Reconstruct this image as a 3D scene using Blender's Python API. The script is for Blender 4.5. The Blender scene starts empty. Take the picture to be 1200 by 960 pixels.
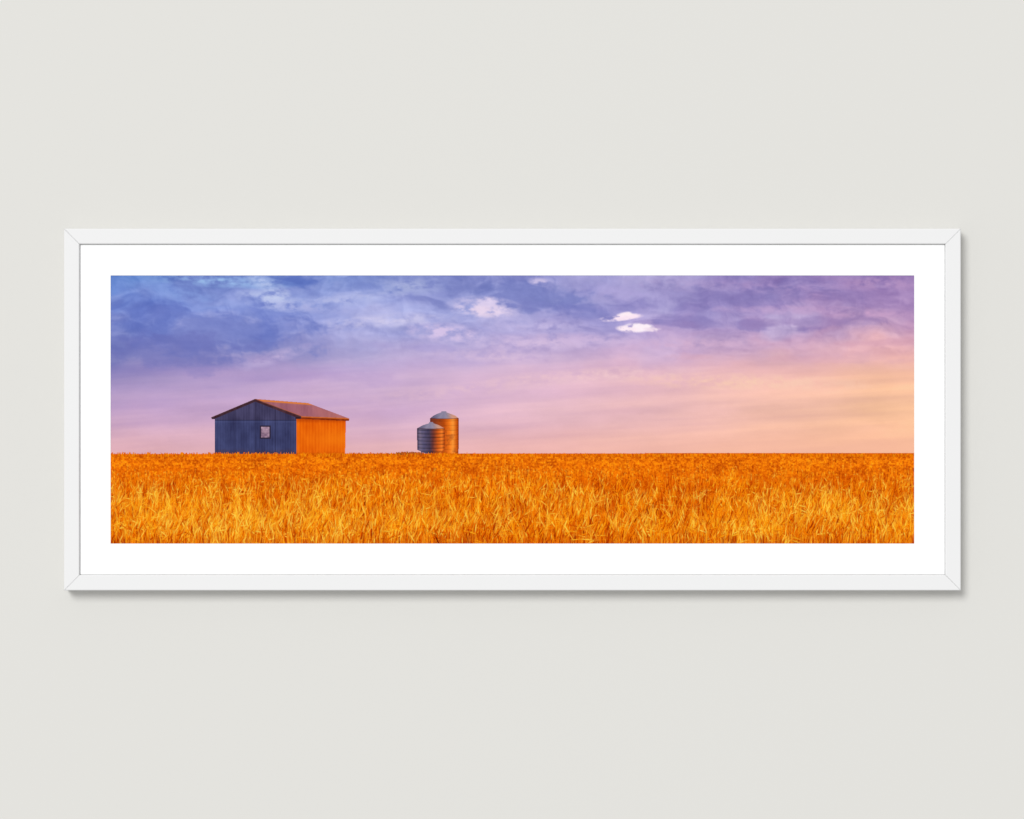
import bpy, bmesh, math, numpy as np
from mathutils import Vector
rng = np.random.default_rng(7)
scene = bpy.context.scene
scene.view_settings.view_transform = 'Standard'
scene.view_settings.look = 'None'
scene.view_settings.exposure = 0
COL = scene.collection
HZ = 1.5            # height of the picture's centre above the floor
MM = 0.001
E = 1.205           # white-paper exposure of the lighting

def lin(c):
    c = np.clip(np.asarray(c, dtype=np.float64) / 255.0, 0, 1)
    return np.where(c <= 0.04045, c / 12.92, ((c + 0.055) / 1.055) ** 2.4)

# ------------------------------------------------------------------ noise
TAB = {}
def vnoise(x, y, seed):
    if seed not in TAB: TAB[seed] = np.random.default_rng(seed).random((256, 256))
    t = TAB[seed]
    xi = np.floor(x).astype(np.int64); yi = np.floor(y).astype(np.int64)
    fx = x - xi; fy = y - yi
    fx = fx * fx * fx * (fx * (fx * 6 - 15) + 10); fy = fy * fy * fy * (fy * (fy * 6 - 15) + 10)
    a = t[yi & 255, xi & 255]; b = t[yi & 255, (xi + 1) & 255]
    c = t[(yi + 1) & 255, xi & 255]; d = t[(yi + 1) & 255, (xi + 1) & 255]
    return (a * (1 - fx) + b * fx) * (1 - fy) + (c * (1 - fx) + d * fx) * fy

def fbm(x, y, seed, octv=5, gain=0.5):
    s = 0; a = 1; n = 0
    for i in range(octv):
        s = s + a * (vnoise(x * 2 ** i + 13.7 * i, y * 2 ** i + 7.3 * i, seed + i) - 0.5)
        n += a; a *= gain
    return s / n * 2

def billow(x, y, seed, octv=5, gain=0.5):
    s = 0; a = 1; n = 0
    for i in range(octv):
        s = s + a * np.abs(2 * vnoise(x * 2 ** i + 13.7 * i, y * 2 ** i + 7.3 * i, seed + i) - 1)
        n += a; a *= gain
    return s / n

def sstep(a, b, x):
    t = np.clip((x - a) / (b - a), 0, 1)
    return t * t * (3 - 2 * t)

def mixc(c, col, m):
    return c * (1 - m[..., None]) + np.asarray(col, float) * m[..., None]

# ------------------------------------------------------------------ materials
def base_mat(name):
    m = bpy.data.materials.new(name); m.use_nodes = True
    return m, m.node_tree.nodes, m.node_tree.links, m.node_tree.nodes['Principled BSDF']

def ink_material(name):
    m, n, l, p = base_mat(name)
    at = n.new('ShaderNodeAttribute'); at.attribute_name = 'ink'
    tc = n.new('ShaderNodeTexCoord')
    no = n.new('ShaderNodeTexNoise'); no.inputs['Scale'].default_value = 900; no.inputs['Detail'].default_value = 2
    mr = n.new('ShaderNodeMapRange'); mr.inputs['To Min'].default_value = 0.97; mr.inputs['To Max'].default_value = 1.03
    mx = n.new('ShaderNodeVectorMath'); mx.operation = 'SCALE'
    l.new(tc.outputs['Object'], no.inputs['Vector']); l.new(no.outputs['Fac'], mr.inputs['Value'])
    l.new(at.outputs['Color'], mx.inputs[0]); l.new(mr.outputs['Result'], mx.inputs['Scale'])
    l.new(mx.outputs['Vector'], p.inputs['Base Color'])
    p.inputs['Roughness'].default_value = 0.85; p.inputs['Specular IOR Level'].default_value = 0.0
    return m

def plain_material(name, col, rough, spec, var=0.0, nscale=60, bump=0.0, bscale=600):
    m, n, l, p = base_mat(name)
    tc = n.new('ShaderNodeTexCoord')
    no = n.new('ShaderNodeTexNoise'); no.inputs['Scale'].default_value = nscale; no.inputs['Detail'].default_value = 4
    mr = n.new('ShaderNodeMapRange'); mr.inputs['To Min'].default_value = 1 - var; mr.inputs['To Max'].default_value = 1 + var
    mx = n.new('ShaderNodeVectorMath'); mx.operation = 'SCALE'; mx.inputs[0].default_value = col
    l.new(tc.outputs['Object'], no.inputs['Vector']); l.new(no.outputs['Fac'], mr.inputs['Value'])
    l.new(mr.outputs['Result'], mx.inputs['Scale']); l.new(mx.outputs['Vector'], p.inputs['Base Color'])
    if bump:
        nb = n.new('ShaderNodeTexNoise'); nb.inputs['Scale'].default_value = bscale; nb.inputs['Detail'].default_value = 3
        bp = n.new('ShaderNodeBump'); bp.inputs['Strength'].default_value = bump; bp.inputs['Distance'].default_value = 0.0005
        l.new(tc.outputs['Object'], nb.inputs['Vector']); l.new(nb.outputs['Fac'], bp.inputs['Height'])
        l.new(bp.outputs['Normal'], p.inputs['Normal'])
    p.inputs['Roughness'].default_value = rough; p.inputs['Specular IOR Level'].default_value = spec
    return m

# ------------------------------------------------------------------ mesh helpers
def W(px, py, d):      # picture millimetres -> world (d = distance in front of the wall, mm)
    return ((px - 600) * MM, -d * MM, (480 - py) * MM + HZ)

def add_obj(name, me, mat, parent=None):
    ob = bpy.data.objects.new(name, me); COL.objects.link(ob)
    if mat: me.materials.append(mat)
    if parent is not None:
        ob.parent = parent
        ob.location = -parent.location if parent.type == 'EMPTY' else (0, 0, 0)
    return ob

def grid_sheet(name, x0, x1, y0, y1, step, depth, colour, mat, parent, mask=None, label=None):
    nx = int(round((x1 - x0) / step)) + 1; ny = int(round((y1 - y0) / step)) + 1
    xs = np.linspace(x0, x1, nx); ys = np.linspace(y0, y1, ny)
    X, Y = np.meshgrid(xs, ys)
    C = colour(X, Y) if callable(colour) else colour
    A = lin(C) / E
    idx = np.arange(nx * ny).reshape(ny, nx)
    q = np.stack([idx[:-1, :-1], idx[1:, :-1], idx[1:, 1:], idx[:-1, 1:]], -1).reshape(-1, 4)
    if mask is not None:
        cx = (X[:-1, :-1] + X[1:, 1:]) / 2; cy = (Y[:-1, :-1] + Y[1:, 1:]) / 2
        q = q[mask(cx, cy).reshape(-1)]
    used, inv = np.unique(q, return_inverse=True)
    q = inv.reshape(-1, 4)
    P = np.stack([(X.ravel() - 600) * MM, np.full(nx * ny, -depth * MM), (480 - Y.ravel()) * MM + HZ], -1)[used]
    A = A.reshape(-1, 3)[used]
    me = bpy.data.meshes.new(name)
    me.vertices.add(len(P)); me.vertices.foreach_set('co', P.astype(np.float32).ravel())
    me.loops.add(q.size); me.loops.foreach_set('vertex_index', q.astype(np.int32).ravel())
    me.polygons.add(len(q)); me.polygons.foreach_set('loop_start', np.arange(0, q.size, 4, dtype=np.int32))
    me.update(calc_edges=True)
    ca = me.color_attributes.new('ink', 'FLOAT_COLOR', 'POINT')
    ca.data.foreach_set('color', np.concatenate([A, np.ones((len(A), 1))], 1).astype(np.float32).ravel())
    ob = add_obj(name, me, mat, parent)
    if label: ob['label'] = label
    return ob

def inpoly(X, Y, poly):
    r = np.zeros(X.shape, bool); n = len(poly)
    for i in range(n):
        xa, ya = poly[i]; xb, yb = poly[(i + 1) % n]
        if ya == yb: continue
        c = ((ya > Y) != (yb > Y)) & (X < (xb - xa) * (Y - ya) / (yb - ya) + xa)
        r ^= c
    return r

# ------------------------------------------------------------------ the wall
wall_mat = plain_material('painted_wall', tuple(lin((229, 227.9, 223.2)) / E), 0.95, 0.0, 0.001, 300, 0.008, 500)
me = bpy.data.meshes.new('wall')
me.from_pydata([(-4, 0, 0), (4, 0, 0), (4, 0, 3.2), (-4, 0, 3.2), (-4, .15, 0), (4, .15, 0), (4, .15, 3.2), (-4, .15, 3.2)], [],
               [(0, 1, 2, 3), (5, 4, 7, 6), (3, 2, 6, 7), (4, 5, 1, 0), (4, 0, 3, 7), (1, 5, 6, 2)])
wall = add_obj('wall', me, wall_mat); wall['kind'] = 'structure'

# ------------------------------------------------------------------ the framed picture
root = bpy.data.objects.new('framed_picture', None); COL.objects.link(root)
root.location = (0, 0, HZ - 0.212); root.empty_display_size = 0.05
root['label'] = 'white wooden framed panoramic print of wheat field and barn on wall'
root['category'] = 'framed picture'

frame_mat = plain_material('white_lacquered_wood', tuple(lin((242.5, 242.5, 242.5)) / E), 0.5, 0.05, 0.003, 30, 0.015, 250)
MD = 21.2   # mat depth
F = 0.9983
OX0, OX1, OY0, OY1 = 600 - 525.0 * F, 600 + 526.0 * F, 480 - 212 * F, 480 + 212 * F
# outer face with eased edge, sloped inner lip, then a shelf that the mat sits on with a narrow shadow gap
prof = [(0, 0.6), (0, 23.9), (0.3, 24.6), (1.1, 25), (16.8, 25), (17.6, 24.6), (18, 23.8), (18, 20.3), (24, 20.3), (24, 0.6)]
def corner(k, u):
    return [(OX0 + u, OY0 + u), (OX1 - u, OY0 + u), (OX1 - u, OY1 - u), (OX0 + u, OY1 - u)][k]
dirs = [(1, 0), (0, 1), (-1, 0), (0, -1)]
for k in range(4):
    vs = []
    g = 0.17
    for end, s in ((k, 1), ((k + 1) % 4, -1)):
        for u, d in prof:
            x, y = corner(end, u)
            vs.append(W(x + dirs[k][0] * g * s, y + dirs[k][1] * g * s, d))
    n = len(prof)
    fs = [(i, (i + 1) % n, n + (i + 1) % n, n + i) for i in range(n)]
    fs += [tuple(range(n - 1, -1, -1)), tuple(range(n, 2 * n))]
    me = bpy.data.meshes.new('frame_rail'); me.from_pydata(vs, [], fs)
    bm = bmesh.new(); bm.from_mesh(me); bmesh.ops.recalc_face_normals(bm, faces=bm.faces); bm.to_mesh(me); bm.free()
    add_obj('frame_rail', me, frame_mat, root)

mat_mat = plain_material('white_mat_board', (0.88, 0.88, 0.88), 0.95, 0.0, 0.003, 300, 0.03, 900)
mi = 18.7
o = [(OX0 + mi, OY0 + mi), (OX1 - mi, OY0 + mi), (OX1 - mi, OY1 - mi), (OX0 + mi, OY1 - mi)]
i_ = [(130, 323), (1071, 323), (1071, 637), (130, 637)]
MB = 20.45
vs = [W(x, y, MD) for x, y in o] + [W(x, y, MD) for x, y in i_] + [W(x, y, MB) for x, y in i_] + [W(x, y, MB) for x, y in o]
fs = []
for k in range(4):
    j = (k + 1) % 4
    fs += [(k, j, 4 + j, 4 + k), (4 + k, 4 + j, 8 + j, 8 + k), (8 + k, 8 + j, 12 + j, 12 + k), (12 + k, 12 + j, j, k)]
me = bpy.data.meshes.new('mat_board'); me.from_pydata(vs, [], fs)
bm = bmesh.new(); bm.from_mesh(me); bmesh.ops.recalc_face_normals(bm, faces=bm.faces); bm.to_mesh(me); bm.free()
add_obj('mat_board', me, mat_mat, root)

PD = MD - 0.6
paper_mat = plain_material('print_paper', (0.85, 0.85, 0.85), 0.9, 0.0, 0.003)
x0, x1, y0, y1 = 130.05, 1070.95, 323.05, 636.95
vs = [W(x0, y0, PD), W(x1, y0, PD), W(x1, y1, PD), W(x0, y1, PD), W(x0, y0, 15), W(x1, y0, 15), W(x1, y1, 15), W(x0, y1, 15)]
fs = [(0, 3, 2, 1), (4, 5, 6, 7), (0, 1, 5, 4), (1, 2, 6, 5), (2, 3, 7, 6), (3, 0, 4, 7)]
me = bpy.data.meshes.new('print'); me.from_pydata(vs, [], fs)
printo = add_obj('print', me, paper_mat, root)
printo['label'] = 'panoramic sunset photograph of barn and silos in golden wheat'
ink = ink_material('printed_ink')

# ------------------------------------------------------------------ printed sky
gy = np.array([320, 350, 380, 410, 440, 480, 534.])
gx = np.array([128, 300, 450, 600, 750, 900, 1073.])
G = np.array([
 [(94,138,206),(114,138,204),(136,154,214),(144,148,206),(154,144,202),(158,134,188),(164,130,184)],
 [(104,130,206),(142,158,220),(150,160,218),(150,156,212),(152,144,202),(150,132,190),(176,138,186)],
 [(106,124,198),(122,136,206),(168,172,224),(174,170,220),(176,160,212),(174,150,198),(206,158,188)],
 [(110,118,182),(138,138,194),(190,178,218),(200,178,218),(208,176,210),(214,172,202),(238,180,176)],
 [(156,142,194),(186,160,204),(206,178,214),(224,186,210),(232,186,200),(242,188,182),(252,194,158)],
 [(198,166,202),(205,172,208),(208,174,206),(222,182,202),(232,186,192),(244,192,174),(252,198,154)],
 [(222,172,184),(228,178,184),(226,176,186),(232,178,186),(238,182,178),(246,186,164),(250,186,154)]], float)

def smooth_grid(X, Y):
    fx = np.interp(X, gx, np.arange(7)); fy = np.interp(Y, gy, np.arange(7))
    out = np.zeros(X.shape + (3,)); wsum = np.zeros(X.shape)
    for a in range(-1, 8):
        for b in range(-1, 8):
            w = np.exp(-((fy - a) ** 2 + (fx - b) ** 2) / (2 * 0.5 ** 2))
            out += w[..., None] * G[min(max(a, 0), 6), min(max(b, 0), 6)]; wsum += w
    return out / wsum[..., None]

def sky(X, Y):
    top = 1 - sstep(375, 445, Y)
    wx = fbm(X / 55, Y / 32, 11, 4) * 24; wy = fbm(X / 60, Y / 32, 21, 4) * 14
    C = smooth_grid(X + wx * (0.4 + top), Y + wy * (0.5 + 0.7 * top))
    def dens(x, y):
        return fbm((x + wx * 0.8) / 85, (y + wy * 0.9) / 42, 41, 4, 0.45)
    def puff(x, y):
        return billow((x + wx * 0.8) / 50, (y + wy * 0.9) / 28, 401, 5, 0.48)
    d0 = dens(X, Y); rel = d0 - dens(X + 4, Y + 4)
    pr = puff(X, Y) - puff(X - 2.5, Y + 3)
    dark = sstep(-0.05, 0.5, d0) * top
    light = sstep(0.0, 0.5, -d0) * top
    C = mixc(C, (112, 116, 182), dark * 0.28 * (1 - 0.5 * sstep(900, 1071, X)))
    C = mixc(C, (208, 202, 236), light * 0.42)
    C += (rel * top * 60 + np.clip(pr, -.2, .2) * top * 56)[..., None] * np.array([1, 0.95, 0.7])
    low = sstep(385, 440, Y)
    st = fbm(X / 170 + (Y - 400) / 60, Y / 13 + X / 260, 61, 5, 0.5)
    C += (st * low * 17)[..., None] * np.array([1.0, 0.85, 0.35])
    C += (fbm(X / 60, Y / 22, 71, 4) * low * 8)[..., None] * np.array([1, 0.8, 0.9])
    fx = fbm(X / 34, Y / 20, 81, 5, 0.52); f2 = fbm(X / 8, Y / 5, 91, 4, 0.6)
    for cx, cy, rx, ry, sl, col, am in [
        (235, 388, 130, 27, 0.05, (98, 114, 190), 0.55), (190, 412, 90, 22, 0.04, (108, 112, 182), 0.5),
        (345, 331, 42, 9, 0.0, (84, 108, 188), 0.7), (300, 366, 60, 8, 0.05, (110, 126, 200), 0.4), (440, 338, 55, 8, 0.08, (112, 130, 198), 0.4),
        (625, 347, 85, 16, 0.10, (108, 118, 186), 0.62), (545, 337, 34, 9, 0.0, (110, 120, 186), 0.45),
        (690, 366, 60, 8, 0.12, (126, 128, 194), 0.4), (500, 408, 60, 5, 0.05, (160, 150, 208), 0.3),
        (860, 346, 110, 15, 0.02, (128, 118, 178), 0.45), (830, 378, 95, 7, 0.08, (132, 120, 182), 0.48),
        (960, 378, 110, 7, -0.02, (146, 122, 178), 0.45), (1010, 348, 60, 12, 0.0, (146, 118, 174), 0.3),
        (1030, 402, 60, 5, -0.05, (208, 156, 178), 0.4), (930, 421, 120, 4, 0.02, (220, 170, 184), 0.35),
        (330, 440, 150, 8, 0.03, (180, 154, 202), 0.35)]:
        yy = Y - cy - sl * (X - cx)
        r = np.sqrt(((X - cx) / rx) ** 2 + (yy / ry) ** 2)
        m = 1 - sstep(0.45, 1.2, r + fx * 0.95 + pr * 1.0)
        C = mixc(C, col, m * am)
    fil = fbm((X + wy) / 16, (Y + X * 0.05) / 6, 181, 5, 0.55)
    brk = fbm(X / 12, Y / 6.5, 191, 5, 0.6)
    for cx, cy, rx, ry, sl, col, am, rag in [
        (568, 361, 42, 13, 0.05, (206, 196, 232), 1.1, 1), (568, 364, 32, 8, 0.05, (230, 212, 236), .9, 1), (572, 353, 12, 6, -.1, (220, 206, 236), .8, 1),
        (748, 384, 17, 5.6, 0.0, (255, 242, 250), 1.6, 1.2), (736, 386, 14, 4.0, 0.1, (255, 236, 246), 1.2, 1.3),
        (727, 372.5, 25, 3.8, -0.10, (252, 230, 244), 1.5, 1.3), (735, 368, 12, 2.6, -0.1, (255, 238, 246), 1.0, 1.3),
        (768, 387, 14, 2.8, 0.1, (240, 220, 236), 1.0, 1.3),
        (525, 391, 48, 12, 0.1, (212, 194, 230), 0.85, 1), (450, 376, 80, 8, -0.05, (204, 200, 234), 0.7, 1), (630, 382, 70, 9, 0.05, (196, 184, 226), 0.6, 1),
        (634, 331, 15, 5, 0.1, (200, 190, 228), 1.0, 1.3), (318, 352, 38, 12, 0.15, (188, 198, 236), 0.8, 1), (324, 344, 16, 7, 0, (200, 208, 238), .6, 1),
        (255, 329, 85, 8, 0.06, (158, 192, 236), 0.65, 1), (310, 332, 22, 9, 0.3, (180, 194, 234), 0.7, 1),
        (400, 352, 75, 9, -0.12, (180, 186, 230), 0.65, 1), (375, 362, 85, 7, 0.08, (172, 176, 226), 0.5, 1), (480, 335, 40, 12, 0, (172, 180, 222), .6, 1),
        (322, 419, 46, 8, -0.30, (190, 174, 216), 0.6, 1), (640, 402, 95, 10, -0.02, (220, 196, 226), 0.5, 1),
        (590, 418, 85, 8, 0.04, (226, 198, 222), 0.4, 1), (215, 345, 55, 9, 0.2, (138, 162, 224), 0.5, 1),
        (740, 345, 60, 13, 0.05, (172, 162, 214), 0.65, 1), (700, 398, 80, 8, 0.03, (206, 182, 220), 0.5, 1), (830, 404, 110, 8, 0.0, (214, 178, 208), 0.5, 1),
        (1000, 366, 95, 6, 0.05, (204, 162, 200), 0.55, 1), (905, 364, 85, 5, 0.03, (190, 162, 206), 0.55, 1),
        (900, 336, 95, 8, 0.04, (174, 148, 198), 0.5, 1), (800, 334, 75, 8, 0.08, (176, 160, 208), 0.5, 1),
        (1030, 332, 65, 10, 0.0, (188, 152, 196), 0.5, 1), (700, 440, 120, 9, -0.05, (242, 202, 206), 0.5, 1),
        (880, 448, 140, 10, 0.02, (250, 206, 182), 0.55, 1), (560, 455, 120, 9, -0.1, (232, 194, 206), 0.4, 1)]:
        yy = Y - cy - sl * (X - cx)
        r = np.sqrt(((X - cx) / rx) ** 2 + (yy / ry) ** 2)
        m = np.clip(1.15 - r, 0, 1) ** 0.8 * np.clip(0.68 + (brk * 1.4 + fil * 0.9 + pr * .8) * rag, 0, 1.2)
        C = mixc(C, col, np.clip(m * am * 1.25, 0, 1))
    C += (f2 * (1.5 + 3.0 * top) + fil * top * 4)[..., None]
    C = mixc(C, (248, 188, 160), sstep(490, 534, Y) * (0.12 + 0.38 * sstep(350, 900, X)))
    return np.clip(C, 0, 255)

grid_sheet('printed_sky', 130.1, 1070.9, 323.1, 535, 0.8, PD + .10, sky, ink, printo, label='blue and violet sunset clouds fading to peach')

# ------------------------------------------------------------------ printed barn
bpoly = [(247.5, 489.2), (298.5, 467.8), (301, 467.8), (361, 472.4), (409.5, 490.6), (409.0, 493.4), (405.5, 493.2), (404.6, 534), (252, 534), (252, 491.2), (248.6, 491.2)]
def barn(X, Y):
    C = np.zeros(X.shape + (3,)) + np.array([60, 64, 104.])
    n1 = fbm(X / 12, Y / 16, 131, 5); n2 = fbm(X / 2.4, Y / 14, 141, 4); n3 = fbm(X / 3, Y / 3, 151, 4)
    sheet = vnoise(np.floor(X / 6.1) * 7.31, Y * 0 + 3.0, 501) - .5
    rib = np.sin(X * 2 * np.pi / 3.05)
    C += (rib * 3 + n1 * 15 + n2 * 8 + sheet * 10)[..., None] * np.array([0.8, 0.92, 1.2])
    for xx in (275.5, 299.5, 323):
        C = mixc(C, (40, 40, 70), np.exp(-((X - xx) / 0.6) ** 2) * 0.5)
    C = mixc(C, (38, 36, 60), np.exp(-((Y - 492.6) / 0.5) ** 2) * 0.6)
    C = mixc(C, (86, 92, 138), np.exp(-((Y - 494.4) / 0.8) ** 2) * 0.3)
    C = np.where((Y < 492.4)[..., None], C * np.array([1.06, 0.93, 0.88]), C)
    C = mixc(C, (76, 46, 50), sstep(525, 534, Y + n3 * 3) * 0.5)
    wn = (X > 304.6) & (X < 317.4) & (Y > 498.6) & (Y < 514.2)
    wi = (X > 306.2) & (X < 315.8) & (Y > 500.2) & (Y < 512.8)
    C[wn] = (48, 40, 60)
    wc = np.array([156, 126, 146.]) + (n3 * 50)[..., None] * np.array([1, .9, .8]) + ((Y - 506) * -1.0)[..., None]
    C = np.where(wi[..., None], wc, C)
    C = mixc(C, (84, 64, 82), np.where(wi, np.exp(-((Y - 507.5) / 0.4) ** 2) * 0.5, 0))
    sw = (X > 347.6) & (Y > 488)
    ribs = np.sin(X * 2 * np.pi / 3.6); S = np.zeros_like(C) + np.array([232, 100, 10.])
    sh2 = vnoise(np.floor((X + 1) / 8.2) * 5.77, Y * 0 + 9.0, 521) - .5
    S += (ribs * 7 + n2 * 10 + n1 * 16 + sh2 * 14)[..., None] * np.array([.8, 0.85, 0.25])
    S = mixc(S, (168, 58, 10), (1 - sstep(491.5, 497, Y)) * 0.6)
    S = mixc(S, (252, 138, 22), np.exp(-((Y - 514) / 11) ** 2) * (0.15 + 0.3 * sstep(352, 400, X)))
    S = mixc(S, (188, 76, 8), sstep(528, 534, Y + n3 * 3) * 0.5)
    C = np.where(sw[..., None], S, C)
    C = mixc(C, (250, 140, 50), np.exp(-((X - 348.1) / 0.5) ** 2) * (Y > 491) * 0.4)
    rp = inpoly(X, Y, [(299, 466), (362, 470.5), (412, 489.5), (412, 491), (351.5, 488.2), (300, 469.2)])
    u = (X - 299 - (Y - 469) * 2.55)
    R = np.zeros_like(C) + np.array([158, 96, 110.])
    R += (np.sin(u * 2 * np.pi / 3.4) * 9 + n2 * 9 + n1 * 14)[..., None] * np.array([1, 0.8, 0.75])
    R = mixc(R, (200, 120, 106), sstep(346, 400, X + n1 * 14) * 0.5)
    R = mixc(R, (236, 134, 48), np.exp(-((Y - (468.9 + (X - 299) * 0.073)) / 1.1) ** 2) * 0.9)
    C = np.where(rp[..., None], R, C)
    gut = inpoly(X, Y, [(351, 487.9), (410, 490.3), (410, 493.6), (351, 491.0)])
    C = np.where(gut[..., None], np.array([136, 50, 20.]) + (n3 * 20)[..., None], C)
    C = mixc(C, (236, 128, 48), np.where(X > 351, np.exp(-((Y - (488.4 + (X - 351) * 0.041)) / 0.6) ** 2) * 0.8, 0))
    lb = inpoly(X, Y, [(246, 488.6), (299, 466.8), (300, 470.6), (250, 491.6), (246, 491.6)])
    rb = inpoly(X, Y, [(299, 467.0), (300.5, 467.6), (353, 487.4), (353, 490.8), (346, 488.8), (299, 470.6)])
    C = np.where(lb[..., None], np.array([64, 40, 48.]) + (n3 * 16)[..., None], C)
    C = np.where(rb[..., None], np.array([70, 42, 50.]) + (n3 * 16)[..., None], C)
    C = mixc(C, (196, 108, 74), np.where(rb | rp, np.exp(-((Y - (467.9 + (X - 300) * 0.372)) / 0.5) ** 2) * 0.75, 0) * (X > 299) * (X < 353))
    C = mixc(C, (150, 96, 84), np.where(lb, np.exp(-((Y - (489.3 - (X - 247) * 0.42)) / 0.45) ** 2) * 0.7, 0))
    C[(X > 346.2) & (X < 352.5) & (Y > 488.6) & (Y < 491.2)] = (52, 32, 40)
    return np.clip(C, 0, 255)
grid_sheet('barn', 246, 411, 466, 535, 0.4, PD + .16, barn, ink, printo, mask=lambda a, b: inpoly(a, b, bpoly),
           label='corrugated gabled barn with blue end wall and orange side')

# ------------------------------------------------------------------ printed silos
def silo_fn(xa, xb, apex, eave, seed, tall):
    def f(X, Y):
        t = (X - xa) / (xb - xa); n1 = fbm(X / 7, Y / 8, seed, 4); n2 = fbm(X / 2.6, Y / 3.4, seed + 9, 3)
        sag = 1.1 * np.sqrt(np.clip(1 - (2 * t - 1) ** 2, 0, 1))
        yb = Y - sag
        C = np.zeros(X.shape + (3,))
        if tall:
            ks = [0, .2, .5, .66, .8, .93, 1]; cs = [(98, 44, 40), (140, 60, 32), (192, 80, 18), (240, 118, 28), (254, 152, 56), (206, 90, 18), (140, 52, 14)]
        else:
            ks = [0, .1, .25, .45, .58, .75, .9, 1]; cs = [(60, 54, 80), (112, 102, 128), (90, 82, 112), (68, 58, 82), (112, 56, 50), (204, 90, 28), (240, 124, 42), (170, 68, 20)]
        for ch in range(3):
            C[..., ch] = np.interp(t, ks, [c[ch] for c in cs])
        per = 5.6 if tall else 4.2
        ph = ((yb - eave) % per) - per / 2
        vary = 0.6 + 0.6 * vnoise(np.floor((yb - eave) / per) * 3.3, X / 9, seed + 30)
        C = C * (1 - ((0.10 if tall else 0.30) * vary * np.exp(-(ph / 0.65) ** 2))[..., None])
        C = C * (1 + ((0.03 if tall else 0.10) * vary * np.exp(-((ph - 1.1) / 0.7) ** 2))[..., None])
        C += (n1 * 12 + n2 * 11)[..., None] * np.array([1, .6, .3])
        if tall:
            C = mixc(C, (120, 50, 24), sstep(0.15, 0.6, n1) * 0.4)
        cap = Y < eave + sag
        K = np.zeros_like(C) + np.array([140, 132, 156.])
        K = mixc(K, (98, 92, 120), 1 - sstep(0.05, 0.4, t)); K = mixc(K, (222, 154, 120), sstep(0.5, 0.85, t) * 0.85)
        ang = (t - 0.5) / (np.clip((Y - apex) / (eave - apex), 0.15, 1.3))
        K += (np.sin(ang * 26) * 4)[..., None]
        C = np.where(cap[..., None], K, C)
        C = mixc(C, (70, 42, 44), np.exp(-((Y - eave - sag - 0.3) / 0.5) ** 2) * 0.55)
        return np.clip(C, 0, 255)
    return f
tall = [(504, 490.4), (508, 487.2), (512, 485.2), (517, 483.4), (517.4, 482.2), (523, 482.2), (523.4, 483.4), (529, 485.4), (534, 487.4), (537.6, 490.4), (537.4, 532), (534, 532), (533.6, 534), (504, 534)]
small = [(488.6, 502.2), (496, 498.2), (502.6, 496.2), (503.2, 494.8), (507.4, 494.8), (508, 496.2), (514, 498.2), (521.4, 502.2), (521, 527.2), (517, 529.2), (517, 534), (515.6, 534), (515.4, 530), (508, 532.6), (502, 532.6), (495, 530), (494.8, 534), (493.4, 534), (493.2, 529), (489.2, 527.2)]
grid_sheet('silo', 503, 539, 481, 535, 0.35, PD + .14, silo_fn(504, 537.6, 482.5, 489.6, 211, True), ink, printo,
           mask=lambda a, b: inpoly(a, b, tall), label='tall rusty orange silo with domed cap')
grid_sheet('silo', 487, 523, 494, 535, 0.35, PD + .20, silo_fn(488.8, 521.2, 495, 501.4, 231, False), ink, printo,
           mask=lambda a, b: inpoly(a, b, small), label='short banded silo half in purple-grey shade')

# ------------------------------------------------------------------ printed wheat
S = 2.0; FY0 = 524.0
Wd = int(941 * S) + 1; Hd = int((637 - FY0) * S) + 1
cv = np.zeros((Hd, Wd, 3)); al = np.zeros((Hd, Wd))
XX, YY = np.meshgrid(130 + np.arange(Wd) / S, FY0 + np.arange(Hd) / S)
hor = 532.3 - (XX - 130) / 941 * 1.2
b1 = fbm(XX / 60, YY / 14, 301, 4); b2 = fbm(XX / 14, YY / 6, 311, 4)
base = np.zeros_like(cv) + np.array([218, 92, 2.])
base += (b1 * 26 + b2 * 26)[..., None] * np.array([1, .7, .05])
cv[:] = np.clip(base, 0, 255); al[:] = (YY > hor)
tone_map = fbm(XX / 120, YY / 10, 321, 4) * 0.75 + 0.4 * fbm(XX / 22, YY / 10, 331, 3)
tone_map += 0.3 * np.exp(-((XX - 240) / 150) ** 2) * sstep(555, 600, YY)

def stroke(x0, y0, x1, y1, bend, w, c0, c1, a=1.0, taper=.55):
    L = math.hypot(x1 - x0, y1 - y0) * S
    n = max(3, int(L * 1.3)); t = np.linspace(0, 1, n)
    mx = (x0 + x1) / 2 + bend * (y1 - y0); my = (y0 + y1) / 2
    x = ((1 - t) ** 2 * x0 + 2 * t * (1 - t) * mx + t * t * x1 - 130) * S
    y = ((1 - t) ** 2 * y0 + 2 * t * (1 - t) * my + t * t * y1 - FY0) * S
    col = c0 * (1 - t[:, None]) + c1 * t[:, None]
    k = int(math.ceil(w / 2)) + 1
    wt = w * (1 - taper * t) if taper >= 0 else w * (0.55 + 0.45 * np.sin(t * math.pi))
    horiz = abs(y1 - y0) < abs(x1 - x0)
    if horiz:
        fixed = np.round(x).astype(int); run = y
    else:
        fixed = np.round(y).astype(int); run = x
    rc = np.floor(run).astype(int)
    for o_ in range(-k, k + 1):
        cov = np.clip(wt / 2 + 0.5 - np.abs(rc + o_ - run), 0, 1) * a
        q = rc + o_
        yi, xi = (q, fixed) if horiz else (fixed, q)
        ok = (cov > 0.02) & (xi >= 0) & (xi < Wd) & (yi >= 0) & (yi < Hd)
        yi = yi[ok]; xi = xi[ok]; cc = cov[ok]
        cv[yi, xi] = cv[yi, xi] * (1 - cc[:, None]) + col[ok] * cc[:, None]
        al[yi, xi] = np.maximum(al[yi, xi], cc)

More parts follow.
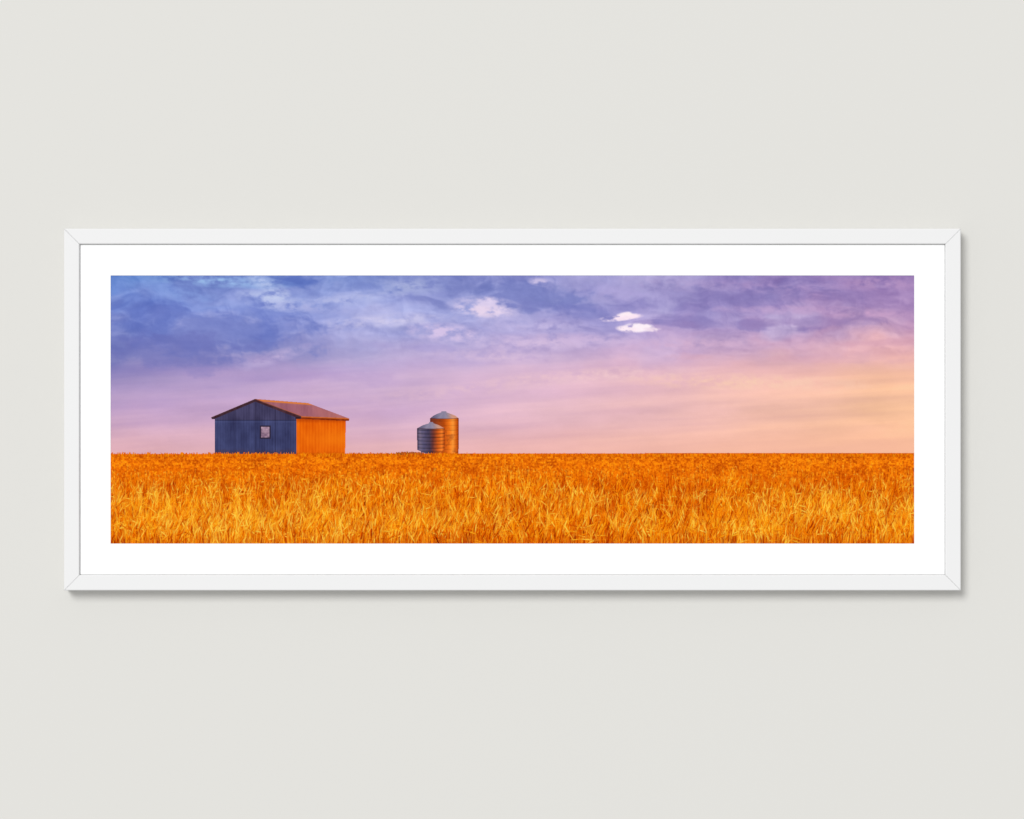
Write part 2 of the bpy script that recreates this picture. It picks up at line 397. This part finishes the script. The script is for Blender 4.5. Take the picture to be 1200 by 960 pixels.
PAL = np.array([(112, 22, 0), (170, 46, 0), (218, 80, 0), (244, 108, 0), (255, 138, 4), (255, 168, 22), (255, 208, 76)], float)
def pal(v):
    v = min(max(v, 0), 5.999); i = int(v); f = v - i
    return PAL[i] * (1 - f) + PAL[i + 1] * f

N = 31000
ss = np.sort(rng.random(N) ** 0.62)       # 0 = horizon, 1 = nearest
for i in range(N):
    depth = ss[i]
    by = 534.0 + depth * 138
    h = 2.4 + 42 * depth ** 1.05 * rng.uniform(0.65, 1.15)
    bx = rng.uniform(120, 1081)
    lean = rng.normal(0.04, 0.13) * h
    tx, ty = bx + lean, by - h
    iy = int(min(max((ty + h * .3 - FY0) * S, 0), Hd - 1)); ix = int(min(max((bx - 130) * S, 0), Wd - 1))
    tn = tone_map[iy, ix]
    v = 3.4 + tn * 1.6 + rng.normal(0, 1.35)
    w = 0.7 + 0.75 * depth * rng.uniform(0.4, 1.2)
    c1 = pal(v + 0.8); c0 = pal(v - 1.5)
    r = rng.random()
    if r < 0.50 or depth < 0.12:
        stroke(bx, by, tx, ty, rng.normal(0, 0.03), w, c0, c1, 0.9)
    elif r < (0.66 if depth < .45 else 0.76):
        stroke(bx, by, bx + lean * .8, by - h * .88, 0.02, w * 1.5, pal(0.0), pal(0.3 + 1.6 * rng.random()), 0.8)
    else:
        stroke(bx, by, tx, ty, rng.normal(0, 0.025), w * 0.8, c0, c1, 0.85)
        side = 1 if rng.random() < 0.6 else -1
        el = min(h * rng.uniform(0.18, 0.28), 8.5)
        a0 = rng.uniform(0.95, 1.55) if rng.random() < 0.8 else rng.uniform(-0.5, 0.8)
        ex, ey = tx + side * el * math.cos(a0), ty - el * math.sin(a0)
        cc = pal(v + 0.7 + rng.random())
        if depth > .3:
            stroke(tx + .6, ty + .3, ex + .6, ey + .3, 0.05, w * 2.2, pal(v - 2.2), pal(v - 1.8), 0.6, -1)
        stroke(tx, ty, ex, ey, 0.04, w * 1.9, cc * 0.88, cc, 0.95, -1)
        if depth > 0.3:
            for _ in range(4):
                f = rng.uniform(0.1, 1.0); sx, sy = tx + (ex - tx) * f, ty + (ey - ty) * f
                an = a0 + rng.normal(0.05, 0.17); al_ = el * rng.uniform(1.0, 1.9)
                stroke(sx, sy, sx + side * al_ * math.cos(an), sy - al_ * math.sin(an), 0.01, 0.6, cc, pal(v + 1.5), 0.6)

cl = fbm(XX / 14, YY / 22, 351, 4)
cv += (tone_map * 6 + cl * 20)[..., None] * np.array([0.7, 0.8, 0.1])
far = 1 - sstep(538, 578, YY)
cv = mixc(cv, (252, 142, 18), far * 0.42)
spk = fbm(XX / 2.2, YY / 1.8, 361, 3, .7)
cv += (spk * far * 74)[..., None] * np.array([1, .9, .12])
redp = sstep(0.1, 0.6, fbm(XX / 50, YY / 5, 371, 4)) * sstep(537, 543, YY) * (1 - sstep(560, 585, YY))
cv = mixc(cv, (200, 72, 2), redp * 0.25)
cv = mixc(cv, (176, 90, 14), (1 - sstep(531.6, 533.4, YY)) * 0.22)
cv = np.clip(cv, 0, 255)
for _ in range(420):
    bx = rng.uniform(464, 494) if rng.random() < .8 else rng.uniform(395, 470)
    hh = rng.uniform(0.6, 3.2) * (0.6 + 0.4 * math.sin((bx - 464) / 30 * math.pi)) if bx > 464 else rng.uniform(.5, 1.6)
    c = np.array([140, 74, 34.]) * rng.uniform(0.7, 1.5)
    stroke(bx, 533, bx + rng.normal(0, .8), 532 - hh, 0, 0.9, c, c, 0.8)
for _ in range(1700):
    bx = rng.uniform(130, 1071)
    amp = 2.7 if bx < 420 else (2.3 if bx < 560 else 1.6)
    c = pal(rng.uniform(1.2, 5.2))
    tipy = 532.3 - rng.random() ** 2.0 * amp
    stroke(bx, 535, bx + rng.normal(0, .9), tipy, 0, 1.0, c * .9, c, 0.9, 0.1)
def fmask(a, b):
    ix = np.clip(((a - 130) * S).astype(int), 0, Wd - 2); iy = np.clip(((b - FY0) * S).astype(int), 0, Hd - 2)
    return (al[iy, ix] + al[iy + 1, ix] + al[iy, ix + 1] + al[iy + 1, ix + 1]) / 4 > 0.38
grid_sheet('wheat_field', 130.1, 1070.9, FY0, 636.9, 1 / S, PD + .24, lambda X, Y: cv[:X.shape[0], :X.shape[1]], ink, printo, mask=fmask,
           label='dense golden orange ripe wheat up to horizon')

# ------------------------------------------------------------------ light
w = bpy.data.worlds.new('World'); scene.world = w; w.use_nodes = True
bg = w.node_tree.nodes['Background']; bg.inputs['Color'].default_value = (1, 1, 1, 1); bg.inputs['Strength'].default_value = 0.62
ld = bpy.data.lights.new('studio_softbox', 'AREA'); ld.shape = 'DISK'
dist = 50.0
ld.size = dist * 0.42
dv = Vector((0.36, 1.0, -0.42)).normalized()
ld.energy = 0.60 * math.pi * math.pi * dist * dist / dv.y
lo = bpy.data.objects.new('studio_softbox', ld); COL.objects.link(lo)
lo.location = Vector((0, 0, HZ)) - dv * dist
lo.rotation_euler = dv.to_track_quat('-Z', 'Y').to_euler()

# ------------------------------------------------------------------ camera
cam = bpy.data.cameras.new('camera'); co = bpy.data.objects.new('camera', cam); COL.objects.link(co)
cam.sensor_width = 36; cam.lens = 120
co.location = (0, -(4.0 + 0.018), HZ); co.rotation_euler = (math.radians(90), 0, 0)
cam.clip_end = 100
scene.camera = co
